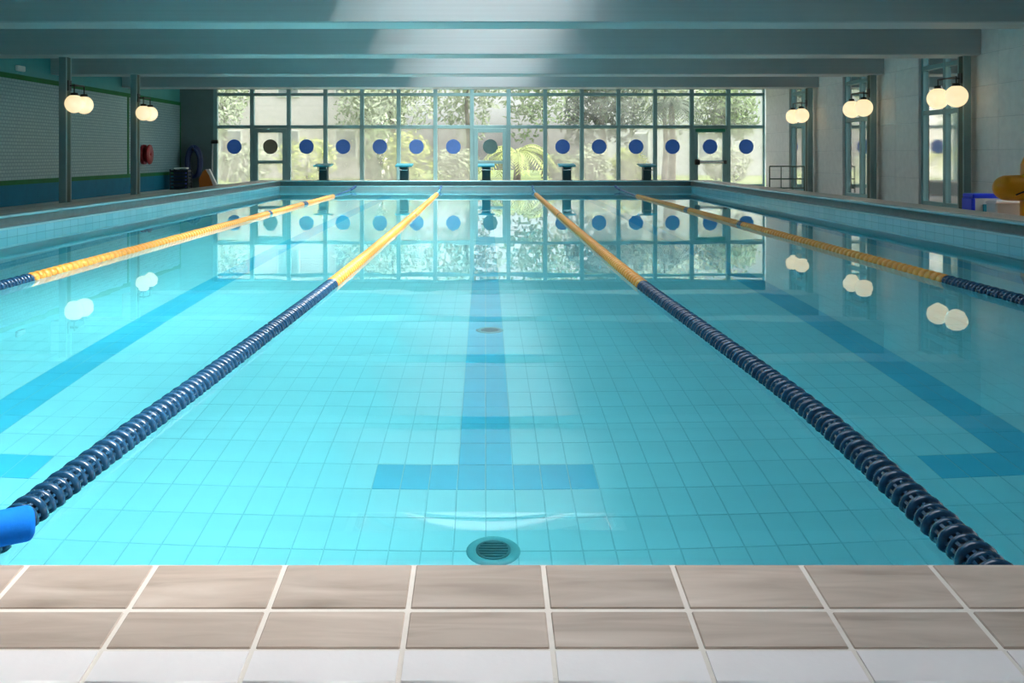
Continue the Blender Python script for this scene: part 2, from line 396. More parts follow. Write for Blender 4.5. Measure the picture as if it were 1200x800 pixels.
# ------------------------------------------------------------------ near ledge: sloped tile coping with bullnose
def lz(y): return 0.069 - 0.108 * (2.17 - y)
LX0, LX1 = PXL - .25, PXR + .25
led = MB().prism([(PY0, -0.05), (2.175, lz(2.175) - .0025), (1.785, lz(1.785) - .0035), (1.760, lz(1.785) - .010), (1.744, lz(1.785) - .026), (1.739, lz(1.785) - .05), (1.739, FL), (PY0, FL)], LX0, LX1, 'X').obj('pool_ledge', M['white_grout'])
struct(led, 'sloped tiled coping ledge at the pool end', 'pool ledge')
ROWS = [(2.172, 2.0035), (1.9915, 1.8695)]
JP, J0, JW = 0.2927, 0.1307, 0.0105
ks = range(int(math.ceil((LX0 - J0) / JP)) - 1, int((LX1 - J0) / JP) + 1)
for k in ks:
    x0 = max(LX0, J0 + k * JP) + JW / 2; x1 = min(LX1, J0 + (k + 1) * JP) - JW / 2
    if x1 - x0 < .03: continue
    xc = (x0 + x1) / 2; hw = (x1 - x0) / 2; e = 0.0025
    for (ya, yb) in ROWS:
        yc = (ya + yb) / 2; hd = (ya - yb) / 2; b = MB()
        b.bbox(-hw, hw, -hd, hd, -0.012, 0.0, e)
        dz = random.uniform(-.0006, .0006)
        o = b.obj('tile', M['stone'], led); o.location = (xc, yc, lz(yc) + dz); o.rotation_euler = (math.atan(0.108), 0, 0)
    # white bullnose piece
    ya = 1.8615; pr = [(ya, lz(ya) - .012), (ya, lz(ya) - .001), (ya - .002, lz(ya))]
    R = 0.045; yc = 1.735 + R; zc = lz(yc) - R
    for q in range(0, 9):
        t = PI / 2 + q * (PI / 2) / 8; pr.append((yc + R * math.cos(t), zc + R * math.sin(t)))
    pr += [(1.735, FL + .004), (1.745, FL + .004), (1.745, zc), (1.80, lz(1.80) - .012)]
    b = MB().prism([(p - ya, z) for p, z in pr], -hw, hw, 'X'); o = b.obj('bullnose_tile', M['white_tile'], led); o.location = (xc, ya, random.uniform(-.0005, .0005))
    o['label'] = 'white rounded edge tile'
    me = o.data
    for p in me.polygons: p.use_smooth = abs(p.normal.x) < .5 and 0.05 < p.normal.z < .985 and p.normal.y < 0
MB().prism([(2.181, -.02), (2.178, lz(2.17) - .012), (2.172, lz(2.17) - .012), (2.172, -.05), (2.181, -.05)], LX0, LX1, 'X').obj('inner_edge', M['stone'], led)

# ------------------------------------------------------------------ ceiling, beams, skylight vault
struct(MB().box(SKX0, SKX1, WF, SKY0, CEIL_Z, CEIL_Z + .2).box(WL, SKX0, WF, WB, CEIL_Z, CEIL_Z + .2).box(SKX1, WR, WF, WB, CEIL_Z, CEIL_Z + .2)
       .box(SKX0 - .12, SKX0, SKY0, WB, CEIL_Z + .2, SKZ).box(SKX1, SKX1 + .12, SKY0, WB, CEIL_Z + .2, SKZ)
       .obj('ceiling', M['ceil']), 'grey ceiling slab with a long central opening', 'ceiling')
for yb in BEAMS:
    b = MB().bbox(WL + .001, WR - .001, yb, yb + BEAMD, BEAM_Z, CEIL_Z - .001, 0.018)
    struct(b.obj('ceiling_beam', M['beam']), 'wide grey beam spanning the hall below the ceiling', 'beam')['group'] = 'beams across the ceiling'
sk = struct(empty('skylight', (0, 0, SKZ)), 'glazed barrel vault skylight along the ceiling', 'skylight')
scx, half, rise = (SKX0 + SKX1) / 2, (SKX1 - SKX0) / 2 + .06, 0.62
def arch(t, off=0.0): return (scx + (half + off) * math.cos(t), (rise + off) * math.sin(t))
NY = 37; ys = [SKY0 + (WB - SKY0) * i / NY for i in range(NY + 1)]
NA = 14
rib = MB(); rv = []; rf = []
for q in range(NA + 1):
    t = PI * q / NA
    (xa, za), (xb, zb) = arch(t, 0.02), arch(t, 0.055)
    rv += [(xa, -.02, za), (xb, -.02, zb), (xb, .02, zb), (xa, .02, za)]
for q in range(NA):
    for e in range(4): rf.append((q*4 + e, q*4 + (e+1) % 4, q*4 + 4 + (e+1) % 4, q*4 + 4 + e))
rib.add(rv, rf); rib_me = rib.mesh('vault_rib', M['frame'])
pv = []; pf = []; L = ys[1] - ys[0]
for q in range(NA + 1):
    t = PI * q / NA
    (xa, za), (xb, zb) = arch(t, 0.045), arch(t, 0.053)
    pv += [(xa, .02, za), (xa, L - .02, za), (xb, .02, zb), (xb, L - .02, zb)]
for q in range(NA): k = q * 4; pf += [(k, k+1, k+5, k+4)]
pane_me = MB().add(pv, pf, True).mesh('vault_pane', M['roof_pane'])
for i, y in enumerate(ys):
    link('vault_rib', rib_me, sk, (0, y, 0))
    if i < NY: link('vault_pane', pane_me, sk, (0, y, 0))
portal('portal_skylight', (scx, (SKY0 + WB) / 2, SKZ - .02), (0, 0, 0), SKX1 - SKX0, WB - SKY0 - .1)

# ------------------------------------------------------------------ walls
ZT = CEIL_Z + .2
struct(MB().box(WL - .3, WL, WF - .3, WB + .3, FL - .2, ZT).obj('wall_left', M['teal_wall']), 'teal painted wall with pale mosaic panels', 'wall')
wl = bpy.data.objects['wall_left']
G1, G0 = 2.67, 0.40
bays = [-4.0] + [22.7 - 4.27 * k for k in range(6, 0, -1) if 22.7 - 4.27 * k > -3.5] + [22.7, 26.97, 31.6]
MB().box(WL, WL + .012, WF, WB, FL, G0 - .05).obj('dado', M['dado'], wl)
MB().box(WL, WL + .03, WF, WB, G0 - .05, G0 + .05).obj('lower_trim', M['green_trim'], wl)
MB().box(WL, WL + .03, WF, WB, G1 - .055, G1 + .055).obj('upper_trim', M['green_trim'], wl)
for a, c in zip(bays[:-1], bays[1:]):
    MB().box(WL, WL + .02, a + .06, c - .06, G0 + .05, G1 - .055).obj('mosaic_panel', M['mosaic'], wl)
    MB().box(WL, WL + .032, c - .06, c + .06 if c < 31 else c, G0 + .05, G1 - .055).obj('upright_trim', M['green_trim'], wl)
struct(MB().box(WL - .3, WR + .3, WF - .3, WF, FL - .2, ZT).obj('wall_front', M['block']), 'plain wall behind the ledge', 'wall')

WX0 = -8.94; NP = 15; PW = (WR - WX0) / NP
wb = MB(); wb.box(WL, WX0 - .06, WB, WB + .25, FL - .2, ZT); wb.box(WX0 - .06, WR, WB, WB + .25, 3.20, ZT)
struct(wb.obj('wall_back', M['grey_wall']), 'dark grey wall around the glazed end', 'wall')

# right wall: block panels between side windows
WINS = [(BEAM0 + BEAMP * k + .60, BEAM0 + BEAMP * k + 2.65) for k in range(-5, 3)]   # window stretches in y
wr = struct(empty('wall_right', (WR, 0, FL)), 'white block wall panels between the side windows', 'wall')
edges = [WF] + [e for wdw in WINS for e in wdw] + [WB]
for i in range(0, len(edges), 2):
    y0, y1 = edges[i], edges[i + 1]
    if y1 - y0 < .05: continue
    o = MB().box(0.012, .28, y0, y1, -.2, ZT - FL).obj('wall_core', M['joint'], wr)
    nc = 7; hcs = (CEIL_Z - FL) / nc
    for c in range(nc):
        nb = 2 if y1 - y0 > 1.4 else 1
        for q in range(nb):
            a = y0 + (y1 - y0) * q / nb; e = y0 + (y1 - y0) * (q + 1) / nb
            MB().bbox(0, .06, a + .003, e - .003, c * hcs + .004, (c + 1) * hcs - .004, .004).obj('block', M['block'], wr)
lin = MB()
for (y0, y1) in WINS: lin.box(0.0, .28, y0, y1, 3.20 - FL, ZT - FL)
lin.obj('window_header', M['block'], wr)

# ------------------------------------------------------------------ far glazed wall
TR, TT, WT = 1.916, 2.985, 3.20       # transoms, window top
win1 = struct(empty('window_1', (0, WB + .1, FL)), 'glazed end wall of tall framed panes', 'window')
def wpart(name, x0, x1, z0, z1, m, parent, y0=-.06, y1=.06, b=.008):
    return MB().bbox(x0, x1, y0, y1, z0 - FL, z1 - FL, b).obj(name, m, parent)
def disc_obj(x, z, r, m, parent, star=True):
    """round window sticker, thin disc with a lighter print"""
    b = MB().lathe([(0.0005, 0), (r, 0), (r, .004), (0.0005, .004)], (0, 0, 0), 'Y', 28, False)
    o = b.obj('sticker', m, parent); o.location = (x, -.012, z - FL)
    return o
doors = {1: 'grey', 7: 'teal', 13: 'blue'}
mx = lambda k: WX0 + PW * k
for k in range(NP + 1):
    wd = .065
    wpart('mullion', mx(k) - wd, min(mx(k) + wd, WR) if k == NP else mx(k) + wd, FL, WT, M['frame'], win1, -.075, .075)
for z, h in ((TR, .055), (TT, .05), (WT, .05)):
    for k in range(NP): wpart('transom', mx(k) + .065, mx(k + 1) - .065, z - h, z + h, M['frame'], win1)
for k in range(NP):
    x0, x1 = mx(k) + .065, mx(k + 1) - .065
    for z0, z1, mm in ((TT + .05, WT - .05, 'clear_pane'), (TR + .055, TT - .05, 'clear_pane')):
        MB().add([(x0, 0, z0 - FL), (x1, 0, z0 - FL), (x1, 0, z1 - FL), (x0, 0, z1 - FL)], [(0, 1, 2, 3)]).obj('pane', M[mm], win1)
    if k in doors: continue
    wpart('bottom_rail', x0, x1, FL, FL + .12, M['frame'], win1)
    p = MB().add([(x0, 0, .12), (x1, 0, .12), (x1, 0, TR - .055 - FL), (x0, 0, TR - .055 - FL)], [(0, 1, 2, 3)]).obj('pane', M['clear_pane' if k == 8 else 'film_pane'], win1)
    if k != 8:
        s_ = disc_obj((x0 + x1) / 2 + random.uniform(-.03, .03), 1.26, .245, M['sticker'], p)
names = {1: 'glazed door with faded grey sticker at the dim end of the window wall', 7: 'glazed door behind the middle starting block', 13: 'glazed exit door with dark push bar and green strip'}
for n, k in enumerate(doors):
    x0, x1 = mx(k) + .067, mx(k + 1) - .067
    d = struct(empty('door_%d' % (n + 1), (0, WB + .07, FL)), names[k], 'door')
    fw = .13
    wpart('stile', x0, x0 + fw, FL + .01, TR - .06, M['frame'], d); wpart('stile', x1 - fw, x1, FL + .01, TR - .06, M['frame'], d)
    wpart('top_rail', x0 + fw, x1 - fw, TR - .06 - .13, TR - .06, M['frame'], d)
    wpart('bottom_rail', x0 + fw, x1 - fw, FL + .01, FL + .2, M['frame'], d)
    wpart('middle_rail', x0 + fw, x1 - fw, .70, .80, M['frame'], d)
    for z0, z1 in ((FL + .2, .70), (.80, TR - .19)):
        p = MB().add([(x0 + fw, 0, z0 - FL), (x1 - fw, 0, z0 - FL), (x1 - fw, 0, z1 - FL), (x0 + fw, 0, z1 - FL)], [(0, 1, 2, 3)]).obj('pane', M['clear_pane' if k == 7 else 'film_pane'], d)
        if z0 > .7: disc_obj((x0 + x1) / 2, 1.26, .245, M[{'grey': 'sticker_grey', 'teal': 'sticker_teal', 'blue': 'sticker'}[doors[k]]], p)
    if k == 13:
        b = MB().tube([(x0 + .06, -.14, .75 - FL), (x1 - .06, -.14, .75 - FL)], .028, 10)
        pb = b.obj('push_bar', M['steel'], d)
        MB().bbox(x0 + .01, x0 + .17, -.20, -.06, .66 - FL, .84 - FL, .02).obj('latch_box', M['black'], pb)
        MB().bbox(x1 - .12, x1 - .02, -.19, -.06, .69 - FL, .81 - FL, .02).obj('latch_box', M['black'], pb)
        MB().bbox(x0 + .05, x1 - .05, -.085, -.055, TR - .17 - FL, TR - .06 - FL, .01).obj('exit_strip', M['exit_green'], d)
portal('portal_end', ((WX0 + WR) / 2, WB + .22, 1.55), (-PI / 2, 0, 0), WR - WX0, 3.2)

# ------------------------------------------------------------------ side windows
for i, (y0, y1) in enumerate(WINS):
    if y1 < 0: pass
    wn = struct(empty('window_%d' % (i + 2), (WR + .12, 0, FL)), 'tall two pane side window with blue round stickers', 'window'); wn['group'] = 'side windows between the block panels'
    def sp(name, a, c, z0, z1, m=M['frame'], x0=-.06, x1=.06): return MB().bbox(x0, x1, a, c, z0 - FL, z1 - FL, .008).obj(name, m, wn)
    ym = (y0 + y1) / 2
    sp('jamb', y0, y0 + .09, FL, WT); sp('jamb', y1 - .09, y1, FL, WT); sp('mullion', ym - .055, ym + .055, FL, WT)
    for a, c in ((y0 + .09, ym - .055), (ym + .055, y1 - .09)):
        for z, h in ((TR - .04, .05), (TT - .16, .045), (WT - .04, .04), (FL + .06, .06)): sp('transom', a, c, z - h, z + h)
        for z0, z1 in ((FL + .12, TR - .09), (TR + .01, TT - .205), (TT - .115, WT - .08)):
            p = MB().add([(0, a, z0 - FL), (0, c, z0 - FL), (0, c, z1 - FL), (0, a, z1 - FL)], [(0, 1, 2, 3)]).obj('pane', M['side_pane'], wn)
            if z0 < 0:
                st = MB().lathe([(0.0005, 0), (.245, 0), (.245, .004), (0.0005, .004)], (0, 0, 0), 'X', 28, False).obj('sticker', M['sticker'], p)
                st.location = (-.012, (a + c) / 2, 1.22 - FL)
    portal('portal_side', (WR + .26, ym, 1.55), (0, PI / 2, 0), 3.2, y1 - y0)

# ------------------------------------------------------------------ columns with twin globe lamps
def column(x, y, side, lab, grp):
    r = tag(empty('steel_column', (x, y, FL)), lab, 'column', grp)
    h = BEAM_Z - FL
    MB().bbox(-.07, .07, 0, .05, 0, h, .006).obj('front_flange', M['column'], r)
    MB().bbox(-.07, .07, .20, .25, 0, h, .006).obj('rear_flange', M['column'], r)
    MB().box(-.066, .066, .05, .20, 0, h).obj('web', M['dark_green'], r)
    MB().bbox(-.11, .11, -.04, .29, 0, .02, .004).obj('base_plate', M['dark_green'], r)
    return r
def lamp(x, y, z, side, gap, arm, rg, lab, grp):
    """bracket on the pool side of a column, cross arm along the wall, two hanging opal globes"""
    r = tag(empty('globe_lamp', (x, y, z)), lab, 'lamp', grp)
    d = -side
    MB().bbox(-.012, .012, -.07, .07, .26, .46, .004).obj('wall_plate', M['black'], r).location = (d * .012, 0, 0)
    k = rg / .205
    MB().tube([(d * .02, 0, .36), (d * arm, 0, .36)], .016, 8).obj('bracket', M['black'], r)
    MB().tube([(d * arm, -gap, .36), (d * arm, gap, .36)], .016, 8).obj('cross_arm', M['black'], r)
    for s in (-1, 1):
        MB().lathe([(.012, .37), (.012, .25 * k), (.065, .245 * k), (.075, .19 * k), (.07, .17 * k), (.001, .17 * k)], (d * arm, s * gap, 0), 'Z', 14).obj('holder', M['black'], r)
        MB().sphere((d * arm, s * gap, 0), rg, 24, 14).obj('globe', M['globe'], r)
    return r
LCOL = {0: (-8.06, 18.22), 1: (-8.18, 22.22)}
LL = {-1: 'twin lit globe lamp on the mosaic wall column closest to the ledge', 0: 'twin lit globe lamp on the column before the emergency light box', 1: 'twin lit globe lamp on the column before the red hose reel'}
RL = {-1: 'twin lit globe lamp on the side window column closest to the ledge', 0: 'twin lit globe lamp on the column behind the bin and yellow inflatable',
      1: 'twin lit globe lamp on the second column from the low dark railing', 2: 'twin lit globe lamp on the column beside the low dark railing'}
for k in (-4, -3, -2, -1, 0, 1, 2):
    yb = BEAM0 + BEAMP * k + .2
    if k < 2:
        cx, cy = LCOL.get(k, (-8.06, yb))
        column(cx, cy, -1, 'grey steel column with dark web before the mosaic wall', 'columns along the mosaic wall')
        if k in LL: lamp(cx + .07, cy + .12, 1.96, -1, .22, .20, .175, LL[k], 'globe lamps along the mosaic wall')
    column(9.07, yb, 1, 'grey steel column with dark web beside a side window', 'columns along the side windows')
    if k in RL: lamp(9.07 - .07, yb + .12, 2.08, 1, .36, .26, .205, RL[k], 'globe lamps along the side windows')

# ------------------------------------------------------------------ lane ropes
R0 = 0.0545
def float_parts(m_shell):
    """one wave breaking float along +y, 0.1 long: end rings, ribs and studs round a dark core"""
    b = MB()
    b.lathe([(.040, 0), (.050, .002), (R0, .008), (R0, .020), (.050, .026), (.040, .026), (.040, 0)], (0, 0, 0), 'Y', 20)
    b.lathe([(.038, .056), (.048, .058), (.0515, .063), (.0515, .073), (.048, .078), (.038, .078), (.038, .056)], (0, 0, 0), 'Y', 20)
    for q in range(14):
        t = 2 * PI * q / 14; c, s = math.cos(t), math.sin(t); hw = .0042
        def P(r, o, y): return (r * c - o * s, y, r * s + o * c)
        b.add([P(.028, -hw, .022), P(.028, hw, .022), P(.049, hw, .022), P(.049, -hw, .022), P(.028, -hw, .098), P(.028, hw, .098), P(.044, hw, .098), P(.044, -hw, .098)],
              [(0, 1, 2, 3), (4, 7, 6, 5), (0, 4, 5, 1), (1, 5, 6, 2), (2, 6, 7, 3), (3, 7, 4, 0)])
    return b.mesh('float', m_shell)
blue_me = float_parts(M['blue_float'])
core_me = MB().lathe([(.001, 0), (.031, 0), (.031, .104), (.001, .104)], (0, 0, 0), 'Y', 12).mesh('float_core', M['blue_core'])
PITCH = 0.104
ropes = [(-3.63, 7.65, [(19.1, 3), (16.0, 1)], 22.9, 'lane rope beside the dim mosaic wall side of the pool'),
         (-1.25, 7.40, [(15.5, 1)], 23.9, 'lane rope with a blue foam noodle lying across it'),
         (1.25, 7.30, [(15.4, 1)], 23.9, 'lane rope between the middle lane and the lane with no noodle'),
         (3.62, 7.55, [(17.1, 3), (13.5, 1)], 22.9, 'lane rope along the side window lane')]
labels = ['navy and yellow lane rope along the lane by the mosaic wall', 'navy and yellow lane rope with a blue foam noodle across it',
          'navy and yellow lane rope bounding the drain lane, without noodle', 'navy and yellow lane rope along the lane by the side windows']
CURVE = {1: [(2.2, -1.265), (3.0, -1.26), (4.5, -1.222), (7.4, -1.172), (15, -1.175), (24, -1.22), (26.69, -1.24)],
         2: [(2.2, 1.192), (2.7, 1.22), (3.7, 1.258), (5.0, 1.235), (7.3, 1.185), (12, 1.19), (15.4, 1.205), (24, 1.26), (26.69, 1.31)]}
def drift(i, y):
    """slack rope: sideways position at y"""
    c = CURVE.get(i)
    if not c: return 0.0
    base = ropes[i][0]
    for k in range(len(c) - 1):
        (a, xa), (b, xb) = c[k], c[k + 1]
        if y <= b or k == len(c) - 2:
            u = min(1, max(0, (y - a) / (b - a)))
            m0 = (xb - c[k - 1][1]) / (b - c[k - 1][0]) if k > 0 else (xb - xa) / (b - a)
            m1 = (c[k + 2][1] - xa) / (c[k + 2][0] - a) if k + 2 < len(c) else (xb - xa) / (b - a)
            h = b - a
            return (2*u**3 - 3*u*u + 1) * xa + (u**3 - 2*u*u + u) * h * m0 + (-2*u**3 + 3*u*u) * xb + (u**3 - u*u) * h * m1 - base
def marker(y, marks):
    return any(abs(y - c) < n * PITCH * .55 for c, n in marks)
for ri, ((rx, yc, marks, ye, _), lab) in enumerate(zip(ropes, labels)):
    r = tag(empty('lane_rope', (rx, 2.2, 0.004)), lab, 'lane rope', 'lane ropes')
    y = 2.215
    while y + PITCH < yc:
        o = link('float', blue_me, r, (drift(ri, y), y - 2.2, 0)); o.rotation_euler = (0, random.uniform(0, PI), -math.atan((drift(ri, y + PITCH) - drift(ri, y)) / PITCH))
        link('core', core_me, o)
        y += PITCH
    yl = MB(); bm_ = MB()
    while y + PITCH < ye:
        tgt = bm_ if marker(y, marks) else yl
        tgt.lathe([(.03, 0), (R0 - .004, .004), (R0, .02), (R0, .05), (R0 - .004, .066), (.034, .07), (.034, .1), (.03, PITCH)], (drift(ri, y + .05), y - 2.2, 0), 'Y', 14)
        y += PITCH
    o = yl.obj('yellow_floats', M['yellow_float'], r); o['kind'] = 'stuff'
    o = bm_.obj('marker_floats', M['blue_float'], r); o['kind'] = 'stuff'
    MB().tube([(drift(ri, 2.2 + (y - 2.2) * q / 30), (y - 2.2) * q / 30, 0) for q in range(31)], .006, 6).obj('cable', M['steel'], r)
    s_ = 1 if rx > 0 else -1
    dx1, dx2, dx3 = drift(ri, y), drift(ri, PY1 - .9), drift(ri, PY1)
    MB().tube([(dx1, y - 2.2, 0), (dx2, PY1 - .9 - 2.2, .05), ], .022, 8).obj('tension_strap', M['cable_blue' if abs(rx) < 2 else 'navy_strap'], r)
    MB().tube([(dx2, PY1 - .9 - 2.2, .05), (dx3, PY1 - .012 - 2.2, .11)], .034, 8).obj('spring', M['navy_strap'], r)

# ------------------------------------------------------------------ starting blocks
def starting_block(x, lab):
    r = tag(empty('starting_block', (x, PY1 + .42, TOP - .002)), lab, 'starting block', 'starting blocks on the far rim')
    MB().bbox(-.12, .12, -.10, .16, .012, .40, .012).obj('pedestal', M['block_dark'], r)
    MB().bbox(-.16, .16, -.14, .20, 0, .014, .004).obj('base_plate', M['block_dark'], r)
    top = MB().prism([(-.30, .385), (-.30, .425), (.26, .475), (.26, .435)], -.235, .235, 'X').obj('platform', M['block_teal'], r)
    MB().tube([(-.12, -.25, .385), (-.12, -.27, .30), (.12, -.27, .30), (.12, -.25, .385)], .013, 8).obj('start_grip', M['steel'], r)
    return r
for x, lab in ((-4.59, 'teal topped starting block of the lane along the mosaic wall'), (-2.30, 'teal topped starting block between the mosaic wall lane and the middle lane'),
               (0.02, 'teal topped starting block in front of the middle glazed door'), (2.30, 'teal topped starting block between the middle lane and the side window lane'),
               (4.57, 'teal topped starting block of the lane along the side windows')): starting_block(x, lab)

# ------------------------------------------------------------------ floor drains
for (y, rr, lab) in ((3.69, .105, 'round grated floor drain between the lane cross bar and the ledge'), (6.9, .10, 'small round drain on the middle blue lane line')):
    r = tag(empty('floor_drain', (.03, y, PD)), lab, 'drain')
    MB().lathe([(rr * .62, .004), (rr * .70, .016), (rr * .93, .012), (rr, .001)], (0, 0, 0), 'Z', 28).obj('ring', M['drain_rim'], r)
    b = MB().lathe([(.001, .003), (rr * .63, .003)], (0, 0, 0), 'Z', 24); b.obj('sump', M['black'], r)
    b = MB()
    for q in range(-3, 4):
        h = math.sqrt(max(0, (rr * .62) ** 2 - (q * rr * .17) ** 2))
        b.box(-h, h, q * rr * .17 - rr * .045, q * rr * .17 + rr * .045, .004, .013)
    b.lathe([(rr * .56, .004), (rr * .56, .015), (rr * .64, .015), (rr * .64, .004)], (0, 0, 0), 'Z', 24, False)
    b.obj('grate', M['dark_steel'], r)

# ------------------------------------------------------------------ foam noodle across the near rope
nr = tag(empty('pool_noodle', (-1.105, 2.345, 0.100)), 'bright blue foam noodle lying over a lane rope', 'pool noodle')
NR = .0425; nd = Vector((-.86, -.51, 0)).normalized(); side_ = Vector((-nd.y, nd.x, 0))
path = []; rad = []
for i in range(5):
    t = i / 4 * PI / 2; path.append(nd * (.018 * (1 - math.cos(t)))); rad.append(.016 + (NR - .016) * math.sin(t))
for i in range(1, 19):
    u = i / 18; path.append(nd * (.018 + 1.25 * u) + side_ * (.05 * math.sin(2.6 * u)) + Vector((0, 0, .014 * math.sin(PI * u * .5)))); rad.append(NR)
MB().tube(path, rad, 24, cap=False).obj('foam', M['noodle'], nr)
e0 = path[0]; hole = MB().tube([e0, e0 + nd * .06], [.016, .013], 16, cap=False); hole.add(hole.v[-16:], [tuple(range(16))]); hole.obj('core_hole', M['foam_in'], nr)

# ------------------------------------------------------------------ things on the deck, dim corner
r = tag(empty('fire_hose_reel', (WL + .02, 28.1, 1.0)), 'red round fire hose reel on the mosaic wall', 'hose reel')
MB().lathe([(.001, .10), (.12, .10), (.14, .05), (.27, .05), (.28, .09), (.29, .09), (.29, .0), (.001, .0)], (.0, 0, 0), 'X', 28).obj('drum', M['red'], r)
MB().lathe([(.03, .20), (.29, .20), (.29, .23), (.10, .24), (.03, .23), (.03, .20)], (.0, 0, 0), 'X', 28).obj('front_flange', M['red'], r)
MB().lathe([(.15, .09), (.23, .09), (.24, .14), (.23, .20), (.15, .20)], (0, 0, 0), 'X', 24).obj('hose', M['red'], r)

b = MB().bbox(0, .07, -.17, .17, -.06, .06, .015); o = b.obj('emergency_light', M['white_plastic']); o.location = (WL + .001, 20.7, 2.86)
tag(o, 'small pale emergency light box above the green trim', 'light box')

# blue ring and hose against the grey end wall
r = tag(empty('hose_coil', (-9.55, 31.45, FL)), 'tall navy blue hose coil on the dark grey wall', 'hose')
pts = []
for q in range(5 * 28 + 1):
    t = 2 * PI * q / 28; k = q / (5 * 28)
    pts.append(((.24 - .07 * abs(2 * ((q / 28) % 2) / 2 - 1) ) * math.sin(t), -.03 - .16 * k, .84 + (.52 - .09 * abs(2 * ((q / 28) % 2) / 2 - 1)) * math.cos(t)))
MB().tube(pts, .062, 8).obj('hose', M['navy_hose'], r)
MB().tube([(0, .14, 1.24), (0, -.24, 1.24), (0, -.26, 1.30)], .02, 8).obj('hook', M['black'], r)

r = tag(empty('plastic_crate', (-9.62, 30.2, FL)), 'dark crate of swimming gear standing by the mosaic wall', 'crate')
MB().bbox(-.27, .27, -.2, .2, 0, .06, .01).obj('base', M['crate_dark'], r)
for a in range(5):
    z = .1 + a * .11
    MB().bbox(-.27, .27, -.2, -.17, z, z + .07, .006).obj('slat', M['crate_dark'], r)
    MB().bbox(-.27, .27, .17, .2, z, z + .07, .006).obj('slat', M['crate_dark'], r)
    MB().bbox(-.27, -.24, -.17, .17, z, z + .07, .006).obj('slat', M['crate_dark'], r)
    MB().bbox(.24, .27, -.17, .17, z, z + .07, .006).obj('slat', M['crate_dark'], r)
for sx in (-1, 1):
    for sy in (-1, 1): MB().bbox(sx * .27 - .02, sx * .27 + .02, sy * .2 - .02, sy * .2 + .02, 0, .64, .006).obj('post', M['crate_dark'], r)
r2 = tag(MB().bbox(-.2, .2, -.13, .13, 0, .05, .015).obj('kickboard', M['white_plastic']), 'pale kickboard lying on top of the dark crate', 'kickboard'); r2.location = (-9.60, 30.2, FL + .642)
for q, mm in enumerate(('navy_hose', 'blue_plastic', 'orange')):
    o = MB().bbox(-.18, .18, -.035, .035, 0, .5, .02).obj('kickboard', M[mm]); o.location = (-9.62, 30.09 + q * .1, FL + .062)
    tag(o, ['navy kickboard upright inside the dark crate', 'royal blue kickboard upright inside the dark crate', 'orange kickboard upright inside the dark crate'][q], 'kickboard')

r = tag(empty('tarp_roll', (-9.06, 31.1, FL)), 'rolled navy cover standing beside the dark crate', 'rolled cover')
MB().lathe([(.001, 0), (.15, 0), (.17, .05), (.16, .3), (.17, .5), (.14, .55), (.05, .56), (.001, .53)], (0, 0, 0), 'Z', 18).obj('roll', M['navy_hose'], r)
MB().lathe([(.166, .28), (.176, .29), (.176, .33), (.166, .34)], (0, 0, 0), 'Z', 18).obj('strap', M['black'], r)

r = tag(empty('foam_board', (-8.90, 30.55, FL)), 'orange foam board with white edge leaning by the glazed end wall', 'foam board')
def slab(y0, y1, m, name, par):
    p = [(-.20, 0), (.26, 0), (.10, .42), (-.02, .62), (-.10, .55), (-.22, .30)]
    return MB().prism(p, y0, y1, 'Y').obj(name, m, par)
slab(-.12, .0, M['orange'], 'board', r)
MB().prism([(.27, .0), (.40, .0), (.10, .64), (-.02, .635), (.11, .43)], -.10, .03, 'Y').obj('white_edge', M['white_plastic'], r)

r = tag(empty('deck_brush', (-9.0, 31.42, FL)), 'long handled dark deck brush leaning on the grey wall', 'brush')
MB().tube([(.02, 0, 0), (.0, .1, 1.5)], .016, 8).obj('handle', M['steel'], r)
MB().bbox(-.03, .20, .03, .12, 1.46, 1.54, .01).obj('brush_head', M['black'], r)
b = MB()
for q in range(12): b.box(-.02 + q * .018, -.012 + q * .018, .04, .11, 1.54, 1.58)
b.obj('bristles', M['black'], r)['kind'] = 'stuff'

r = tag(empty('folded_lounger', (-8.9, 16.55, FL)), 'white and navy folded lounger on the deck below the mosaic wall', 'lounger')
for s in (-.25, .25):
    MB().tube([(.30, s, .02), (.02, s, .24), (.30, s, .40)], .022, 8).obj('frame_bar', M['white_plastic'], r)
    MB().tube([(.34, s, .30), (.02, s, .05)], .022, 8).obj('frame_leg', M['white_plastic'], r)
MB().prism([(.03, .27), (.32, .42), (.33, .395), (.045, .24)], -.26, .26, 'Y').obj('sling', M['navy_hose'], r)
MB().tube([(.02, -.25, .05), (.02, .25, .05)], .018, 8).obj('cross_bar', M['white_plastic'], r)

# ------------------------------------------------------------------ things on the deck, window side
r = tag(empty('steel_railing', (8.65, 27.45, FL)), 'low dark railing near the far end of the side windows', 'railing')
for q, x in enumerate((-.5, -.17, .17, .5)):
    MB().tube([(x, 0, 0), (x, 0, .76 if q % 3 == 0 else .74)], .02 if q % 3 == 0 else .014, 8).obj('post', M['rail'], r)
for z in (.76, .40, .14): MB().tube([(-.5, 0, z), (.5, 0, z)], .018, 8).obj('bar', M['rail'], r)

r = tag(empty('storage_bin', (7.88, 15.2, FL)), 'white storage bin with royal blue lid rim on the deck', 'bin')
MB().prism([(-.17, 0), (.17, 0), (.20, .41), (-.20, .41)], -.15, .15, 'Y').obj('tub', M['white_plastic'], r)
MB().bbox(-.22, .22, -.17, .17, .41, .48, .015).obj('lid', M['blue_plastic'], r)
MB().bbox(-.235, -.175, -.16, .16, .04, .41, .01).obj('side_clip', M['blue_plastic'], r)
MB().bbox(-.06, .10, -.166, -.146, .18, .32, .008).obj('label_patch', M['block_teal'], r)

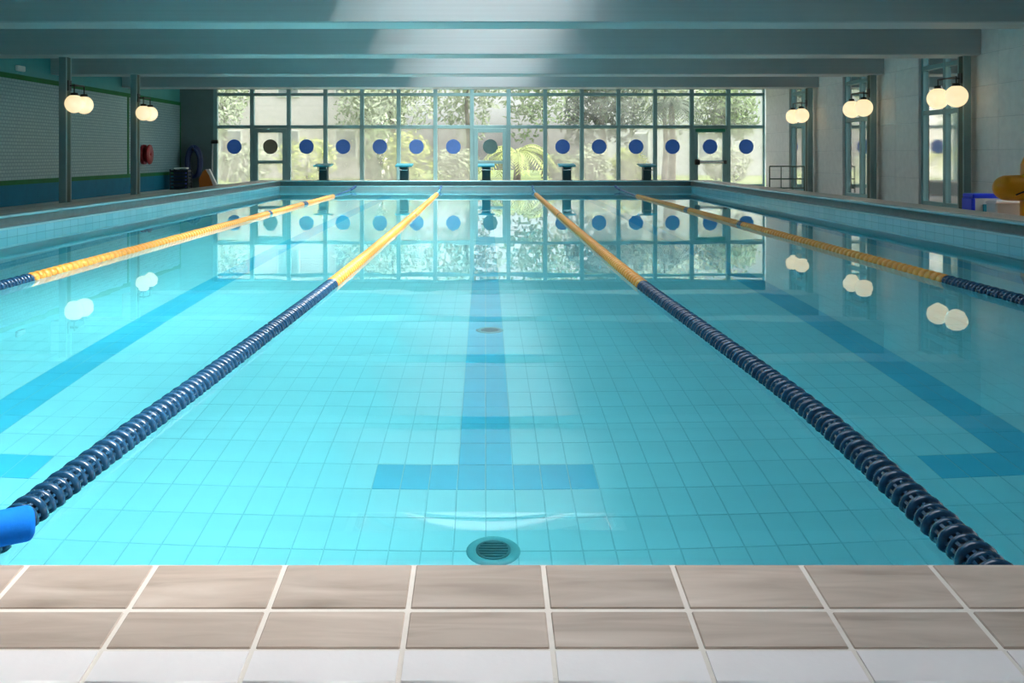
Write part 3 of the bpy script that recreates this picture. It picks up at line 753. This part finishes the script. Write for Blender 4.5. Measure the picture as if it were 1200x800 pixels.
r = tag(empty('float_box', (8.02, 14.80, FL)), 'low pale foam box beneath the yellow inflatable', 'box')
MB().bbox(-.20, .24, -.15, .15, 0, .39, .02).obj('body', M['white_plastic'], r)
MB().bbox(-.21, .25, -.16, .16, .34, .37, .006).obj('lip', M['block'], r)

r = tag(empty('yellow_inflatable', (7.97, 14.35, FL)), 'bright yellow inflatable toy with rounded arm beside the white bin', 'inflatable')
prof = [(.001, -.34)] + [(.19 * math.sin(PI / 2 * q / 7), -.14 - .20 * math.cos(PI / 2 * q / 7)) for q in range(1, 8)] + [(.195, .0), (.20, .2), (.19, .36), (.12, .44), (.001, .46)]
MB().lathe(prof, (-.02, -.02, .60), 'X', 26).obj('arm', M['yellow_vinyl'], r)
MB().lathe([(.001, .0), (.16, .0), (.20, .08), (.20, .5), (.19, .95), (.13, 1.10), (.001, 1.12)], (.27, .0, 0), 'Z', 24).obj('body', M['yellow_vinyl'], r)
MB().lathe([(.045, -.012), (.05, 0), (.035, .012), (.001, .012)], (.12, -.215, .62), 'Y', 16).obj('valve', M['black'], r)
MB().tube([(-.12, -.19, .50), (-.02, -.215, .55), (.06, -.22, .50), (.16, -.21, .52)], .012, 6).obj('strap', M['black'], r)

# ------------------------------------------------------------------ garden outside
M['grass'] = mat('lawn', (0.16, 0.22, 0.05), 0.9, var=0.25, scale=1.2)
M['paving'] = mat('terrace paving', (0.48, 0.42, 0.36), 0.8, var=0.08, scale=2)
M['house'] = mat('pale house render', (0.62, 0.57, 0.55), 0.8, var=0.04)
M['house2'] = mat('grey house render', (0.55, 0.56, 0.58), 0.8, var=0.04)
M['roof'] = mat('terracotta roof', (0.40, 0.16, 0.09), 0.8, var=0.15, scale=6)
M['shutter'] = mat('shutter', (0.16, 0.20, 0.22), 0.6, var=0.1)
M['bark'] = mat('bark', (0.13, 0.10, 0.07), 0.9, var=0.3, scale=8)
M['leaf_a'] = mat('mid green leaf', (0.13, 0.20, 0.06), 0.6, var=0.35, scale=1.5)
M['leaf_b'] = mat('yellow green leaf', (0.36, 0.42, 0.09), 0.6, var=0.3, scale=1.5)
M['leaf_c'] = mat('dark green leaf', (0.022, 0.05, 0.015), 0.6, var=0.35, scale=1.5)
M['leaf_d'] = mat('grey green leaf', (0.28, 0.33, 0.20), 0.6, var=0.3, scale=1.5)
gd = MB().box(-40, 60, WB + .25, 75, FL - .4, FL - .12).box(WR + .28, 60, -20, WB + .25, FL - .4, FL - .12)
struct(gd.obj('garden_ground', M['grass']), 'lawn outside the windows', 'ground')
struct(MB().box(-12, WR + .28, WB + .25, WB + 2.4, FL - .12, FL - .05).box(WR + .28, WR + 4.5, -6, WB + 2.4, FL - .12, FL - .05).obj('garden_terrace', M['paving']), 'pale terrace paving outside the windows', 'paving')
GZ = FL - .12
def leaves(b, c, rad, n, size, rnd):
    for _ in range(n):
        while True:
            p = Vector((rnd.uniform(-1, 1), rnd.uniform(-1, 1), rnd.uniform(-1, 1)))
            if .25 < p.length < 1: break
        q = Vector((c[0] + p.x * rad[0], c[1] + p.y * rad[1], c[2] + p.z * rad[2]))
        a = Vector((rnd.gauss(0, 1), rnd.gauss(0, 1), rnd.gauss(0, 1))).normalized(); d = a.orthogonal().normalized()
        s = size * rnd.uniform(.6, 1.3)
        b.add([q - a * s, q + d * s * .45, q + a * s, q - d * s * .45], [(0, 1, 2, 3)])
rnd = random.Random(11)
def tree(x, y, h, r, m, lab, name='garden_tree', n=1500, ls=.16):
    t = tag(empty(name, (x, y, GZ)), lab, 'tree', 'trees outside the glazed end wall')
    MB().tube([(0, 0, -.05), (.1, .05, h * .3), (-.05, 0, h * .6), (.05, .1, h * .85)], [.16, .13, .09, .04], 8).obj('trunk', M['bark'], t)
    b = MB()
    for q in range(6):
        a = 2 * PI * q / 6 + rnd.random(); cr = r * .5
        leaves(b, (math.cos(a) * cr, math.sin(a) * cr, h * rnd.uniform(.5, .95)), (r * .6, r * .6, h * .25), n // 6, ls, rnd)
    b.obj('crown', M[m], t)['kind'] = 'stuff'
    return t
def shrub(x, y, h, r, m, lab, n=700, ls=.12):
    t = tag(empty('garden_shrub', (x, y, GZ)), lab, 'shrub', 'shrubs outside the glazed end wall')
    MB().tube([(0, 0, -.05), (.03, 0, h * .6)], [.05, .02], 6).obj('stem', M['bark'], t)
    b = MB(); leaves(b, (0, 0, h * .52), (r, r * .8, h * .5), n, ls, rnd); b.obj('foliage', M[m], t)['kind'] = 'stuff'
    return t
def palm(x, y, h, m, lab, nf=16, L=2.2, name='garden_palm'):
    t = tag(empty(name, (x, y, GZ)), lab, 'palm')
    MB().tube([(0, 0, -.05), (.04, 0, h * .5), (0, 0, h)], [.16, .13, .12], 9).obj('trunk', M['bark'], t)
    for q in range(nf):
        a = 2 * PI * q / nf + rnd.uniform(-.15, .15); e = rnd.uniform(.25, 1.0); b = MB(); LL = L * rnd.uniform(.8, 1.1)
        pts = [Vector((math.cos(a) * LL * u * .85, math.sin(a) * LL * u * .85, h + LL * (e * u - (.55 + e * .75) * u * u))) for u in [i / 9 for i in range(10)]]
        b.tube(pts, [.025 - .002 * i for i in range(10)], 5)
        for i in range(1, 10):
            d = (pts[i] - pts[i - 1]).normalized(); sd_ = d.cross(Vector((0, 0, 1))).normalized()
            for s in (-1, 1):
                for o_ in (0, .5):
                    p = pts[i - 1].lerp(pts[i], o_); ln = .42 * (1 - abs(i / 9 - .45) * .9)
                    tip = p + sd_ * s * ln * .8 + d * ln * .5 - Vector((0, 0, ln * .35)); mid = p.lerp(tip, .5)
                    b.add([p, mid + d * .035, tip, mid - d * .035], [(0, 1, 2, 3)])
        b.obj('frond', M[m], t)
    return t
def house(x0, x1, y0, h, m, lab, wins):
    t = tag(empty('house', ((x0 + x1) / 2, y0, GZ)), lab, 'house')
    hw = (x1 - x0) / 2
    MB().box(-hw, hw, 0, 6, -.05, h).obj('wall', M[m], t)
    MB().prism([(-.5, h), (3, h + 1.6), (6.5, h), (6.5, h - .12), (-.5, h - .12)], -hw - .4, hw + .4, 'X').obj('roof', M['roof'], t)
    for (wx, wz) in wins:
        f = MB().bbox(-.6, .6, -.07, -.001, 0, 1.5, .02).obj('window', M['white_plastic'], t); f.location = (wx, 0, wz)
        MB().box(-.5, .5, -.09, -.071, .08, 1.42).obj('pane', M['shutter'], f)
house(-15, -5.6, 50, 7.0, 'house', 'pale rendered house beyond the lawn', [(-3, 1), (0, 1), (3, 1), (-3, 4.2), (0, 4.2), (3, 4.2)])
house(7, 19, 56, 7.5, 'house2', 'grey rendered house behind the garden trees', [(-4, 1), (0, 1), (4, 1), (-4, 4.5), (0, 4.5), (4, 4.5)])
tree(-12.6, 46, 5.2, 1.2, 'leaf_d', 'pale grey green tree outside the dim end of the window wall', n=900)
tree(-5.9, 48, 6.4, 1.8, 'leaf_d', 'airy grey green tree outside the window wall, before the pale house')
tree(-4.3, 44, 5.4, 1.9, 'leaf_d', 'loose grey green tree outside the panes beside the middle door')
tree(-.9, 47, 6.0, 2.2, 'leaf_d', 'tall grey green tree behind the middle glazed door')
tree(3.0, 49, 6.6, 2.0, 'leaf_a', 'mid green tree outside the pane with no sticker')
tree(5.0, 41, 5.2, 1.7, 'leaf_c', 'dense dark green tree outside the window wall', n=2200)
tree(8.6, 46, 6.0, 2.0, 'leaf_d', 'greyish tree outside the window wall, before the grey house')
tree(10.6, 42, 5.0, 1.4, 'leaf_a', 'small green tree outside the exit door')
for (x, y, h, r, m, lab) in ((-9.5, 37.5, 1.7, 1.2, 'leaf_d', 'pale shrub outside the first end pane'), (-7.2, 38.5, 1.9, 1.3, 'leaf_b', 'yellow green shrub outside the door with the grey sticker'),
                             (-4.35, 39.6, 2.3, .95, 'leaf_a', 'leafy green shrub outside the lane with the noodle'), (-3.0, 37, 2.1, 1.0, 'leaf_b', 'bright yellow green shrub outside the end window'),
                             (-1.2, 38.5, 1.5, 1.1, 'leaf_d', 'grey green shrub beside the middle door, outside'), (3.0, 38.6, 1.3, .7, 'leaf_a', 'green shrub under the yellow palm'),
                             (4.0, 36.2, 1.6, .75, 'leaf_d', 'pale green shrub outside next to the palm'), (5.6, 37.2, 1.5, .8, 'leaf_b', 'yellowish shrub outside near the exit door'),
                             (9.6, 38, 1.6, 1.0, 'leaf_d', 'grey shrub outside the exit door')):
    shrub(x, y, h, r, m, lab)
palm(1.15, 35.6, 1.25, 'leaf_b', 'yellow green palm with arching fronds outside the middle door', 20, 1.9)
palm(7.2, 37.0, 3.1, 'leaf_c', 'dark palm with drooping fronds outside the window wall', 18, 1.7)
# terrace railing and hedge beyond the side windows
r = tag(empty('terrace_railing', (WR + 3.6, 0, FL - .05)), 'white terrace railing outside the side windows', 'railing')
for z in (.12, .55, 1.0): MB().bbox(-.03, .03, 4, 31, z - .03, z + .03, .008).obj('rail', M['white_plastic'], r)
pm = MB().bbox(-.03, .03, -.03, .03, 0, 1.0, .006).mesh('post', M['white_plastic'])
for q in range(55): link('post', pm, r, (0, 4.2 + q * .49, 0))
for q in range(7):
    t = tag(empty('hedge_bush', (WR + 6.2 + rnd.uniform(-.4, .4), 6 + q * 4.6, GZ)), 'dark green hedge bush beyond the white terrace railing' if q % 2 else 'mid green hedge bush beyond the white terrace railing', 'bush', 'hedge bushes outside the side windows')
    MB().tube([(0, 0, -.05), (.03, 0, 1.4)], [.08, .03], 6).obj('stem', M['bark'], t)
    b = MB(); leaves(b, (0, 0, 1.55), (1.3, 2.2, 1.5), 900, .2, rnd); b.obj('foliage', M['leaf_c' if q % 2 else 'leaf_a'], t)['kind'] = 'stuff'
